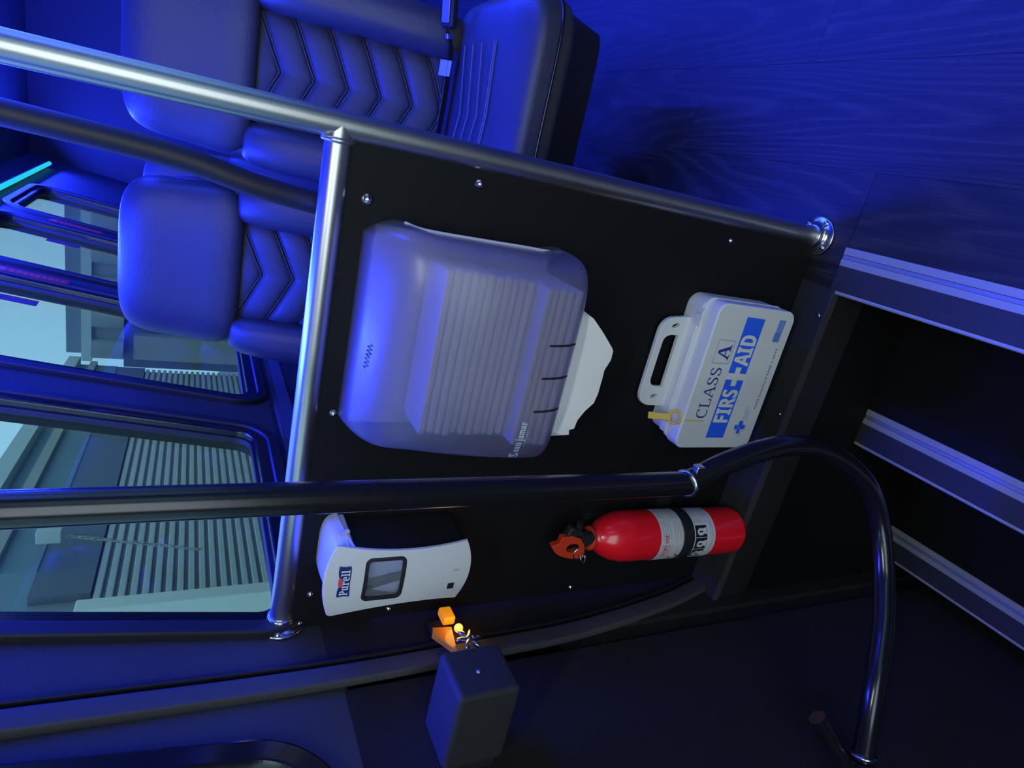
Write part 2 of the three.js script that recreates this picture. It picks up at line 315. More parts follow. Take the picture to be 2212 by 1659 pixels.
// ---------------------------------------------------------------- partition with tube frame
{
  const t = thing('partition', 'black partition panel in a polished tube frame between steps and seats', 'partition');
  const R = 0.0165;
  part('post', rod([0, 0, 0], [0, 1.92, 0], R, 40), M.steel, t);
  part('top_rail', rod([0, 0.862, 0], [-0.738, 0.862, 0], R, 40), M.steel, t);
  part('weld_collar', new THREE.TorusGeometry(R + 0.001, 0.0035, 10, 32).rotateY(Math.PI / 2), M.steel, t, [-0.0175, 0.862, 0]);
  const fl = part('floor_flange', lathe([[0, 0], [0.036, 0], [0.036, 0.003], [0.034, 0.0045], [0.0215, 0.006], [0.0205, 0.016], [0.019, 0.0185], [0.0165, 0.0185]]), M.chrome, t);
  for (const a of [0.5, 2.2, 3.9, 5.4]) part('bolt', lathe([[0, 0.0048], [0.0028, 0.0044], [0.005, 0.0028], [0.0058, 0]], 14), M.chrome, fl, [0.0282 * Math.cos(a), 0.0044, 0.0282 * Math.sin(a)]);
  const wf = part('wall_flange', lathe([[0, 0], [0.036, 0], [0.036, 0.003], [0.034, 0.0045], [0.0215, 0.006], [0.0205, 0.016], [0.019, 0.0185], [0.0165, 0.0185]]), M.chrome, t, [-0.744, 0.862, 0], [0, 0, -Math.PI / 2]);
  for (const a of [0.25, 1.8, 3.4, 4.9]) part('bolt', lathe([[0, 0.0048], [0.0028, 0.0044], [0.005, 0.0028], [0.0058, 0]], 14), M.chrome, wf, [0.0282 * Math.cos(a), 0.0044, 0.0282 * Math.sin(a)]);
  part('panel', slab(-0.752, -0.010, 0.004, 0.852, -0.005, 0.006, 0.002), M.panel, t);
  for (const [x, y, s] of [[-0.079, 0.820, 1.25], [-0.033, 0.675, 1], [-0.375, 0.826, 0.9], [-0.687, 0.823, 0.8], [-0.038, 0.207, 0.7], [-0.738, 0.324, 0.8], [-0.530, 0.393, 0.7], [-0.735, 0.690, 0.8]])
    part('bolt', lathe([[0, 0.0058], [0.003, 0.0052], [0.0045, 0.003], [0.0065, 0.0015], [0.0065, 0]].map(p => [p[0] * s, p[1] * s]), 12).rotateX(Math.PI / 2), M.chrome, t, [x, y, 0.006]);
}
{ // leaning pole behind the partition
  const t = thing('grab_pole', 'dark slanted pole rising behind the partition rail between the two seats', 'pole');
  part('tube', tube([[-0.125, 0.60, -0.07], [-0.105, 0.835, -0.058], [-0.092, 0.947, -0.05], [-0.077, 1.024, -0.05], [-0.064, 1.196, -0.05], [-0.028, 1.92, -0.05]], 0.0145, 60, 20), M.poleBlack, t);
  part('foot', rod([-0.125, 0.62, -0.07], [-0.125, 0, -0.07], 0.0145), M.poleBlack, t);
}
{ // black entry pole with the bent rail
  const t = thing('entry_handrail', 'black vertical entry pole ending in a bent grab rail over the steps', 'handrail');
  part('pole', rod([-0.3465, 1.92, 0.27], [-0.3455, 0.405, 0.27], 0.0162, 32), M.blackGloss, t);
  part('clamp_ring', new THREE.TorusGeometry(0.0172, 0.0030, 10, 32).rotateX(Math.PI / 2), M.chrome, t, [-0.3455, 0.408, 0.27], [0.25, 0, 0.2]);
  part('clamp_bolt', box(0.010, 0.014, 0.012, 0.002), M.chrome, t, [-0.322, 0.396, 0.272]);
  part('bent_rail', tube([[-0.3455, 0.412, 0.27], [-0.338, 0.392, 0.27], [-0.318, 0.353, 0.27], [-0.297, 0.290, 0.27], [-0.288, 0.237, 0.27], [-0.290, 0.180, 0.272], [-0.309, 0.113, 0.281], [-0.346, 0.052, 0.298], [-0.402, 0.016, 0.32], [-0.466, 0.013, 0.354], [-0.530, 0.040, 0.400], [-0.610, 0.085, 0.450], [-0.70, 0.097, 0.482]], 0.0155, 120, 24), M.blackGloss, t);
  part('end_ring', new THREE.TorusGeometry(0.0165, 0.003, 10, 28).rotateY(Math.PI / 2), M.chrome, t, [-0.692, 0.097, 0.480], [0, 0.35, 0]);
  part('foot_stub', rod([-0.70, 0.097, 0.482], [-0.752, 0.09, 0.50], 0.0155), M.blackGloss, t);
  part('brace', rod([-0.665, 0.15, 0.425], [-0.73, 0.10, 0.475], 0.013), M.blackGloss, t);
}

// ---------------------------------------------------------------- towel dispenser
{
  const t = thing('towel_dispenser', 'smoky translucent paper towel dispenser on the black partition', 'dispenser', [-0.246, 0, 0.006]);
  // side profile (y, depth)
  const prof = [[0.536, 0.004], [0.538, 0.06], [0.540, 0.105], [0.546, 0.128], [0.558, 0.140], [0.58, 0.146], [0.62, 0.144], [0.67, 0.136], [0.715, 0.124], [0.755, 0.108], [0.785, 0.088], [0.806, 0.062], [0.817, 0.036], [0.820, 0.016], [0.820, 0.002]];
  const pc = new THREE.CatmullRomCurve3(prof.map(p => V(0, p[0], p[1])), false, 'centripetal');
  const halfW = (y, zf) => { const c = Math.max(0, (y - 0.775) / 0.045); const waist = 0.007 * Math.min(1, Math.max(0, (0.77 - y) / 0.03)) * Math.min(1, Math.max(0, (y - 0.545) / 0.03)); return 0.1485 - 0.020 * c * c - waist * (1 - 0.75 * zf); };
  const surf = (th, v, off = 0) => { const p = pc.getPoint(v), c = Math.cos(th), s = Math.sin(th), zf = Math.pow(Math.abs(s), 0.34); return [halfW(p.y, zf) * spow(c, 0.34), p.y, p.z * zf + off]; };
  part('cover', grid(72, 70, (u, v) => surf(Math.PI * (1 - u), v)), M.smoke, t);
  const onFront = (x, y) => { // depth of the cover at (x,y) local
    let best = 0, bd = 9; for (let i = 20; i <= 200; i++) { const p = pc.getPoint(i / 200); const d = Math.abs(p.y - y) + (p.z < 0.03 ? 1 : 0); if (d < bd) { bd = d; best = p.z; } }
    const s = Math.pow(Math.max(0, 1 - Math.pow(Math.abs(x / halfW(y, 1)), 2 / 0.34)), 0.17); return best * s;
  };
  part('back_plate', slab(-0.140, 0.140, 0.545, 0.805, 0, 0.004, 0.0015), M.greyPlastic, t);
  part('lip_highlight', tube([[0.1495, 0.775, 0.024], [0.1455, 0.758, 0.024], [0.1440, 0.735, 0.024], [0.1440, 0.60, 0.024], [0.1440, 0.55, 0.024], [0.1465, 0.538, 0.024]], 0.0022, 40, 8), M.white, t);  // white tube paints the rim light along the side edge
  for (const x of [0.041, -0.005, -0.053]) part('tension_slot', tube([0, 1, 2, 3, 4, 5].map(i => { const y = 0.597 - i * 0.0086; return [x + 0.0006 * i, y, onFront(x, y) + 0.0003]; }), 0.0016, 20, 6), M.black, t);
  const wave = []; for (let i = 0; i <= 24; i++) { const x = -0.036 + i * 0.0014, y = 0.807 + 0.0022 * Math.sin(i * 1.57) - i * 0.00006; wave.push([x, y, onFront(x, y) + 0.0004]); }
  part('wave_emblem', tube(wave, 0.0006, 90, 5), M.black, t);
  const logo = canvasTex(512, 160, (x, w, h) => {
    x.clearRect(0, 0, w, h); x.fillStyle = 'rgba(215,228,240,1)'; x.strokeStyle = 'rgba(215,228,240,1)';
    x.font = 'bold 98px serif'; x.textBaseline = 'alphabetic'; x.save(); x.translate(112, 100); x.scale(0.82, 1.15); x.fillText('san jamar', 0, 0); x.restore();
    x.lineWidth = 15; for (const [dx, dy] of [[0, 0], [22, 0]]) { x.beginPath(); x.moveTo(88 - 0 , 26 + dy); x.quadraticCurveTo(14 + dx, 20, 20 + dx, 62); x.quadraticCurveTo(30 + dx, 84, 76, 88 + dx * 0.2); x.stroke(); }
    x.beginPath(); x.moveTo(14, 118); x.quadraticCurveTo(90, 130, 88, 84); x.stroke();
    x.font = '22px sans-serif'; x.fillText('smart. safe. sanitary.', 196, 140);
  });
  const lm = std({ map: logo, transparent: true, roughness: 0.5, alphaTest: 0.02 });
  const LX = -0.131, LW = 0.062, LY = 0.594, LH = 0.0195;
  part('logo_print', grid(16, 6, (u, v) => { const x = LX + u * LW, y = LY + v * LH; return [x, y, onFront(x, y) + 0.0008]; }), lm, t);
  // folded towels inside, and the sheet that hangs out
  const st = thing('towel_stack', 'stack of folded white paper towels inside the smoky dispenser', 'paper towels', [-0.246, 0, 0.006]);
  for (let i = 0; i < 16; i++) { const lo = i < 5; part('towel', slab(-0.118 + 0.001 * (i % 3), 0.112 - 0.002 * (i % 2), 0.548 + i * 0.0115, 0.5585 + i * 0.0115, 0.012, (lo ? 0.122 : 0.092) - 0.0012 * (i % 4), 0.004), M.paper, st); }
  const ht = thing('paper_towel', 'white paper towel hanging out under the dispenser', 'paper towel', [0, 0, 0]);
  const o = [[-0.158, 0.545], [-0.170, 0.520], [-0.190, 0.497], [-0.212, 0.474], [-0.228, 0.472], [-0.243, 0.476], [-0.262, 0.474], [-0.283, 0.473], [-0.298, 0.476], [-0.312, 0.490], [-0.326, 0.500], [-0.337, 0.503], [-0.339, 0.512], [-0.347, 0.510], [-0.350, 0.545]];
  const cr = new THREE.CatmullRomCurve3(o.map(p => V(p[0], p[1], 0)), false, 'catmullrom', 0.05);
  part('sheet', grid(40, 10, (u, v) => { const p = cr.getPoint(u); const y = 0.548 + (p.y - 0.548) * v; return [p.x, y, 0.104 + 0.022 * v + 0.004 * Math.sin(u * 9) * v - 0.006 * v * v]; }), M.paper, ht);
  part('under_fold', grid(30, 8, (u, v) => { const p = cr.getPoint(0.12 + u * 0.72); const y = 0.548 + (p.y + 0.012 - 0.548) * v; return [p.x + 0.004, y, 0.098 + 0.012 * v + 0.003 * Math.sin(u * 7 + 1) * v]; }), M.paper, ht);
}

// ---------------------------------------------------------------- first aid kit
{
  const t = thing('first_aid_kit', 'white plastic first aid box with blue band on the black partition', 'first aid kit', [-0.263, 0, 0.006]);
  const bodyS = rr(-0.116, 0.076, 0.130, 0.256, 0.020);
  part('body', extrude(bodyS, 0.034, 0.003), M.kit, t, [0, 0, 0.003]);
  part('rim', extrude(rr(-0.124, 0.073, 0.1325, 0.2555, 0.018), 0.003, 0.0015), M.kit, t, [0, 0, 0.0375]);
  const lidS = rr(-0.129, 0.0735, 0.1295, 0.2475, 0.016);
  part('lid', extrude(lidS, 0.024, 0.0030), M.kit, t, [0, 0, 0.0425]);
  const hs = new THREE.Shape(); hs.moveTo(-0.072, 0.252); hs.lineTo(-0.072, 0.290); hs.quadraticCurveTo(-0.072, 0.316, -0.046, 0.317); hs.lineTo(0.060, 0.316); hs.quadraticCurveTo(0.080, 0.315, 0.086, 0.297); hs.lineTo(0.090, 0.270); hs.lineTo(0.090, 0.252);
  const hole = new THREE.Path(); hole.moveTo(-0.038, 0.272); hole.lineTo(0.058, 0.272); hole.lineTo(0.058, 0.288); hole.quadraticCurveTo(0.056, 0.303, 0.044, 0.304); hole.lineTo(-0.022, 0.305); hole.quadraticCurveTo(-0.036, 0.305, -0.038, 0.290); hs.holes.push(hole);
  for (const [cx, cy] of [[-0.055, 0.285], [0.074, 0.285]]) { const k = new THREE.Path(); k.absellipse(cx, cy, 0.0044, 0.0092, 0, Math.PI * 2, false, 0.35); hs.holes.push(k); }
  part('handle', extrude(hs, 0.006, 0.001), M.kit, t, [0, 0, 0.014]);
  for (const x of [-0.098, 0.098]) {
    const l = part('latch', box(0.030, 0.005, 0.016, 0.0015), M.kit, t, [x, 0.2575, 0.038]);
    for (const k of [-1, 1]) part('rib', box(0.003, 0.004, 0.014, 0.001), M.kit, l, [k * 0.008, 0.003, 0.001]);
  }
  const face = canvasTex(1400, 972, (x, w, h) => {
    const X = v => (v + 0.396) / 0.265 * w, Y = v => (0.252 - v) / 0.184 * h, blue = '#2a68f4', navy = '#233a8c';
    x.fillStyle = '#dcdcd8'; x.fillRect(0, 0, w, h);
    x.fillStyle = blue; const bx = X(-0.374), by = Y(0.1845), bw = X(-0.149) - bx, bh = Y(0.142) - by; x.fillRect(bx, by, bw, bh);
    const fit = (txt, x0, x1, base, size, font, fill, stroke) => { x.save(); x.font = font.replace('$', size); const m = x.measureText(txt).width; x.translate(X(x0), Y(base)); x.scale((X(x1) - X(x0)) / m, 1); if (stroke) { x.lineWidth = 14; x.strokeStyle = stroke; x.strokeText(txt, 0, 0); } x.fillStyle = fill; x.fillText(txt, 0, 0); x.restore(); };
    fit('CLASS', -0.338, -0.240, 0.2015, 176, '$px serif', navy);
    x.strokeStyle = '#4a5f9c'; x.lineWidth = 4; x.strokeRect(X(-0.2335), Y(0.2295), X(-0.1925) - X(-0.2335), Y(0.1925) - Y(0.2295));
    fit('A', -0.2275, -0.1995, 0.1965, 200, 'bold $px serif', navy);
    fit('FIRS', -0.346, -0.279, 0.1462, 250, '900 $px sans-serif', '#e2e2dc');
    fit('AID', -0.2345, -0.178, 0.1462, 250, '900 $px sans-serif', '#e2e2dc');
    x.fillStyle = '#e2e2dc'; const cx = X(-0.2555), cy = Y(0.1635), a = 32;
    x.fillRect(cx - a, Y(0.1865), 2 * a, Y(0.1415) - Y(0.1865)); x.fillRect(cx - 92, cy - a, 184, 2 * a);
    fit('ANSI Standard Z308.1-2015', -0.316, -0.198, 0.0865, 36, 'bold $px sans-serif', '#4a5f9c');
    // small cross emblem with a shaded side, and a line block
    const ex = X(-0.352), ey = Y(0.110), q = 26;
    x.fillStyle = '#c9cfdd'; x.strokeStyle = '#3b56a6'; x.lineWidth = 3;
    for (const [dx, dy, c] of [[-16, 16, '#d4d7de'], [0, 0, blue]]) { x.fillStyle = c; x.beginPath(); const pts = [[-1, -3], [1, -3], [1, -1], [3, -1], [3, 1], [1, 1], [1, 3], [-1, 3], [-1, 1], [-3, 1], [-3, -1], [-1, -1]]; pts.forEach(([i, j], k) => x[k ? 'lineTo' : 'moveTo'](ex + dx + i * q * 0.85, ey + dy + j * q * 0.85)); x.closePath(); x.fill(); x.stroke(); }
    x.strokeStyle = '#8fa6dc'; x.lineWidth = 7; x.beginPath(); x.moveTo(ex - 44, ey + 18); x.bezierCurveTo(ex - 10, ey + 20, ex - 8, ey - 34, ex + 34, ey - 40); x.stroke();
    x.fillStyle = '#8d9cc4'; for (let i = 0; i < 3; i++) x.fillRect(ex + 78, ey + 6 + i * 22, 150 - i * 34, 8);
    // light blue data plate
    const px = X(-0.187), py = Y(0.1095), pw = X(-0.1465) - px, ph = Y(0.0915) - py;
    x.fillStyle = '#6d96d2'; x.fillRect(px, py + 14, pw, ph - 14); x.fillStyle = '#3a5fb4'; x.fillRect(px + 90, py + ph - 10, pw - 90, 8);
    for (let i = 0; i < 8; i++) x.fillRect(px + 10 + i * 11, py, 5, ph - 22);
    x.fillStyle = '#e8e8e4'; for (let i = 0; i < 9; i++) x.fillRect(px + 105 + i * 10, py + ph - 20, 5, 5);
  });
  const fm = phys({ map: face, roughness: 0.4 });
  const fg = new THREE.ShapeGeometry(rr(-0.127, 0.076, 0.1275, 0.2450, 0.015), 12);
  { const p = fg.attributes.position, uv = fg.attributes.uv; for (let i = 0; i < p.count; i++) uv.setXY(i, (p.getX(i) - 0.263 + 0.396) / 0.265, 1 - (0.252 - p.getY(i)) / 0.184); }
  part('printed_face', fg, fm, t, [0, 0, 0.0698]);
  const s = thing('security_seal', 'yellow plastic pull seal looped through the kit latch', 'seal', [-0.263, 0, 0.006]);
  part('tag', box(0.012, 0.040, 0.004, 0.0015), M.yellow, s, [-0.082, 0.283, 0.046], [-0.45, 0.3, 0.10]);
  part('loop', new THREE.TorusGeometry(0.011, 0.0022, 10, 28), M.yellow, s, [-0.078, 0.2595, 0.058], [-0.7, 0.3, 0]);
  part('tail', tube([[-0.078, 0.252, 0.066], [-0.0775, 0.238, 0.073], [-0.077, 0.222, 0.0735], [-0.078, 0.206, 0.0725]], 0.0008, 20, 6), M.yellow, s);
}

// ---------------------------------------------------------------- hand sanitizer dispenser
{
  const t = thing('sanitizer_dispenser', 'grey-white hand sanitizer dispenser with blue logo on the partition', 'dispenser', [-0.593, 0, 0.006]);
  const ps = new THREE.Shape(); ps.moveTo(0.057, 0.817); ps.quadraticCurveTo(0.012, 0.842, -0.054, 0.818); ps.quadraticCurveTo(-0.060, 0.816, -0.0585, 0.808);
  ps.quadraticCurveTo(-0.036, 0.717, -0.050, 0.622); ps.quadraticCurveTo(0.010, 0.600, 0.053, 0.622); ps.quadraticCurveTo(0.040, 0.72, 0.058, 0.812); ps.quadraticCurveTo(0.0585, 0.816, 0.057, 0.817);
  ps.holes.push(rrHole(-0.030, 0.7175, 0.039, 0.774, 0.008));
  const bow = (g) => { const p = g.attributes.position; for (let i = 0; i < p.count; i++) { const x = p.getX(i), y = p.getY(i); p.setZ(i, p.getZ(i) - 2.6 * x * x - 0.35 * (y - 0.72) * (y - 0.72)); } g.computeVertexNormals(); return g; };
  const plate = (sh, d) => { // dense triangles for the bow
    let g = extrude(sh, d, 0.0012, 14); g = new TessellateModifier(0.007, 6).modify(g); return bow(g); };
  part('front_plate', plate(ps, 0.003), M.white, t, [0, 0, 0.100]);
  part('window_rim', plate((() => { const q = rr(-0.0305, 0.717, 0.0395, 0.7745, 0.0085); q.holes.push(rrHole(-0.0275, 0.720, 0.0365, 0.7715, 0.0065)); return q; })(), 0.002), M.black, t, [0, 0, 0.1025]);
  part('window_pane', plate(rr(-0.029, 0.7185, 0.038, 0.773, 0.0075), 0.001), phys({ color: lin(0.85, 0.88, 0.95), roughness: 0.05, transmission: 0.9, thickness: 0 }), t, [0, 0, 0.099]);
  part('refill_bag', pad(0.036, 0.05, 0.022, 0.5, 0.6, (x, y, z) => [x + 0.006 * Math.sin(y * 60), y, z + 0.004 * Math.sin(x * 140 + y * 40)]), phys({ color: lin(0.55, 0.57, 0.68), roughness: 0.12, clearcoat: 0.5 }), t, [0.002, 0.742, 0.066]);
  part('pump_nozzle', box(0.012, 0.07, 0.014, 0.003), M.black, t, [-0.006, 0.745, 0.090], [0, 0, 0.25]);
  part('body_shell', merge([slab(-0.052, -0.046, 0.622, 0.805, 0, 0.086), slab(0.040, 0.046, 0.622, 0.805, 0, 0.086), slab(-0.046, 0.040, 0.622, 0.805, 0, 0.006), slab(-0.05, 0.044, 0.618, 0.640, 0, 0.086)]), M.black, t);
  part('top_cap', grid(30, 16, (u, v) => { const x = -0.056 + u * 0.110, z = v * (0.0965 - 2.6 * x * x); const e = 1 - Math.pow(Math.abs(u * 2 - 1), 4); return [x, 0.800 + 0.022 * Math.pow(e, 0.5) - 0.010 * v * v, z]; }, true), M.white, t);
  part('top_cap_side', slab(-0.055, 0.053, 0.790, 0.8005, 0.002, 0.085, 0.003), M.white, t);
  part('key_latch', box(0.007, 0.018, 0.006, 0.002), M.greyPlastic, t, [0.054, 0.800, 0.055], [0.3, 0, 0.4]);
  part('sensor', box(0.010, 0.010, 0.003), M.black, t, [-0.021, 0.638, 0.1005]);
  const lg = canvasTex(512, 230, (x, w, h) => {
    x.clearRect(0, 0, w, h); x.fillStyle = '#1a2a72';
    x.beginPath(); x.moveTo(8, 40); x.bezierCurveTo(120, 5, 220, 75, 330, 38); x.bezierCurveTo(410, 12, 450, 20, 504, 26); x.bezierCurveTo(490, 90, 490, 140, 500, 190); x.bezierCurveTo(440, 225, 300, 190, 200, 205); x.bezierCurveTo(120, 216, 60, 212, 10, 222); x.bezierCurveTo(26, 150, 22, 100, 8, 40); x.fill();
    x.fillStyle = '#d8506a'; x.beginPath(); x.moveTo(170, 66); x.bezierCurveTo(200, 20, 270, 24, 330, 40); x.bezierCurveTo(330, 70, 310, 92, 290, 96); x.lineTo(180, 96); x.fill();
    x.fillStyle = '#e6ecf2'; x.save(); x.translate(34, 188); x.scale(0.78, 1); x.font = 'bold 170px serif'; x.fillText('Purell', 0, 0); x.restore();
  });
  part('logo_print', bow(new THREE.PlaneGeometry(0.053, 0.0215, 12, 4).translate(0.006, 0.803, 0)), std({ map: lg, transparent: true, roughness: 0.4, alphaTest: 0.02 }), t, [0, 0, 0.1052]);
  part('embossed_mark', bow(new THREE.PlaneGeometry(0.012, 0.010, 2, 2).translate(0.016, 0.634, 0)), std({ color: lin(0.5, 0.5, 0.5), roughness: 0.6 }), t, [0, 0, 0.1046]).scale.set(0.6, 1, 1);
}

// ---------------------------------------------------------------- fire extinguisher
{
  const t = thing('fire_extinguisher', 'red fire extinguisher strapped upright to the partition', 'fire extinguisher', [-0.592, 0.005, 0.058]); t.rotation.z = -0.022;
  const R = 0.0465;
  part('cylinder', lathe([[0, 0.004], [0.036, 0.0], [0.043, 0.004], [R, 0.014], [R, 0.275], [0.0455, 0.292], [0.041, 0.312], [0.033, 0.330], [0.023, 0.342], [0.0165, 0.348], [0.0155, 0.356], [0, 0.356]], 56), M.red, t);
  const label = canvasTex(1024, 512, (x, w, h) => {
    x.fillStyle = '#cfcfcd'; x.fillRect(0, 0, w, h); x.fillStyle = '#9a9aa2';
    for (let c = 0; c < 5; c++) for (let r = 0; r < 22; r++) if ((r + c) % 7) x.fillRect(24 + c * 205, 20 + r * 22, 150 + ((r * 37 + c * 11) % 40), 5);
    x.fillStyle = '#c43a3a'; x.font = 'bold 46px sans-serif'; x.fillText('SHORT USE', 450, 70); x.fillRect(450, 84, 150, 6);
    x.fillStyle = '#dcdcda'; x.fillRect(400, 300, 380, 160);
    for (let i = 0; i < 3; i++) { const X = 414 + i * 118; x.fillStyle = '#20202a'; x.fillRect(X, 320, 112, 112); x.fillStyle = '#d6d6d4'; x.beginPath(); x.arc(X + 50, 372, 34, 0, 7); x.fill(); x.beginPath(); x.moveTo(X + 20, 428); x.lineTo(X + 92, 428); x.lineTo(X + 66, 350); x.fill(); x.fillStyle = '#20202a'; x.fillRect(X + 44, 356, 16, 34); }
    x.strokeStyle = '#b03040'; x.lineWidth = 14; x.beginPath(); x.arc(440, 165, 34, 0, 5); x.stroke();
  });
  part('instruction_label', new THREE.CylinderGeometry(R + 0.0005, R + 0.0005, 0.135, 48, 1, true, -2.4, 4.4).translate(0, 0.160, 0), std({ map: label, roughness: 0.5 }), t);
  part('strap', lathe([[R + 0.0008, 0.147], [R + 0.0028, 0.148], [R + 0.0028, 0.172], [R + 0.0008, 0.173]], 56), M.black, t);
  part('strap_buckle', box(0.016, 0.026, 0.006, 0.002), M.blackGloss, t, [-0.030, 0.16, 0.040], [0, -0.64, 0]);
  part('bracket', merge([slab(-0.02, 0.02, 0.02, 0.34, -0.052, -0.047), slab(-0.05, 0.05, 0.145, 0.175, -0.052, -0.045)]), M.black, t);
  const val = part('valve', merge([new THREE.CylinderGeometry(0.014, 0.016, 0.026, 24).translate(0, 0.366, 0), box(0.030, 0.020, 0.024, 0.004).translate(0.002, 0.384, 0)]), M.blackGloss, t);
  part('gauge', new THREE.CylinderGeometry(0.012, 0.012, 0.010, 24).rotateX(Math.PI / 2), M.black, val, [0.012, 0.372, 0.017]);
  part('nozzle', rod([0.014, 0.384, 0.002], [0.036, 0.388, 0.004], 0.006), M.black, t);
  part('gauge_rim', new THREE.TorusGeometry(0.0115, 0.002, 8, 24), M.chrome, t, [-0.022, 0.378, 0.014]);
  const hs = new THREE.Shape(); hs.moveTo(-0.030, 0); hs.quadraticCurveTo(-0.034, 0.030, -0.016, 0.052); hs.lineTo(-0.004, 0.060); hs.lineTo(0.000, 0.046); hs.lineTo(0.012, 0.044); hs.lineTo(0.014, 0.026); hs.lineTo(0.006, 0.006); hs.quadraticCurveTo(-0.012, -0.006, -0.030, 0);
  const ho = new THREE.Path(); ho.absellipse(-0.010, 0.020, 0.0105, 0.014, 0, Math.PI * 2); hs.holes.push(ho);
  part('handle', extrude(hs, 0.010, 0.0015), M.redPlastic, t, [0.002, 0.374, 0.006], [-0.15, 0, 0.10]);
  part('neck_collar', lathe([[0.0165, 0.350], [0.021, 0.351], [0.022, 0.358], [0.018, 0.362], [0.0145, 0.362]], 32), M.redPlastic, t);
  part('carry_lever', box(0.020, 0.034, 0.016, 0.004), M.black, t, [0.016, 0.394, 0.004], [0, 0, -0.35]);
  part('pull_pin', new THREE.TorusGeometry(0.009, 0.0013, 8, 24), M.chrome, t, [-0.026, 0.372, 0.020], [0.6, 0.5, 0]);
}

// ---------------------------------------------------------------- door gear
{
  const t = thing('door_control_box', 'black box mounted on the door below the door window', 'box', [-0.675, 0.655, 0.273]);
  part('housing', box(0.125, 0.088, 0.080, 0.008), M.trimDark, t);
  part('mounting_foot', box(0.03, 0.07, 0.06, 0.003), M.black, t, [-0.070, -0.004, 0]);
  part('cover_screw', new THREE.SphereGeometry(0.003, 10, 8), M.aluDull, t, [0.0625, 0.005, 0.004]);
}
{
  const t = thing('door_latch', 'small amber-lit latch with chrome knob between dispenser and door seal', 'latch', [-0.742, 0.60, 0.082]);
  part('amber_cap', box(0.016, 0.022, 0.030, 0.004), phys({ color: lin(0.8, 0.3, 0.02), roughness: 0.3, emissive: lin(0.9, 0.30, 0.01), emissiveIntensity: 0.55 }), t, [0.012, 0.000, -0.036]);
  const w = new THREE.Shape(); w.moveTo(0, 0); w.lineTo(0.052, 0.008); w.lineTo(0.008, 0.034); w.lineTo(-0.004, 0.030);
  part('amber_wedge', extrude(w, 0.008, 0.001).rotateY(-Math.PI / 2), M.amber, t, [0.012, 0.002, -0.008]);
  part('base_plate', box(0.006, 0.06, 0.05, 0.002), M.black, t, [-0.006, 0, -0.02]);
  part('lamp_bulb', new THREE.SphereGeometry(0.0075, 18, 12), std({ color: lin(0.9, 0.5, 0.1), emissive: lin(1.0, 0.5, 0.08), emissiveIntensity: 1.1 }), t, [0.016, -0.008, 0.000]);
  const l = new THREE.PointLight(lin(1, 0.5, 0.12), 0.006, 1); l.position.set(0.027, -0.006, 0.0); l.castShadow = true; t.add(l);
  for (let i = 0; i < 6; i++) { const a = i / 6 * Math.PI * 2; part('knob_lobe', pad(0.005, 0.011, 0.0045, 0.9, 0.9, null, 12, 8), M.chrome, t, [0.020, -0.014 + 0.012 * Math.cos(a), 0.030 + 0.012 * Math.sin(a)], [a, 0, 0]); }
  part('knob_hub', new THREE.SphereGeometry(0.0065, 16, 12), M.chrome, t, [0.020, -0.014, 0.030]);
}

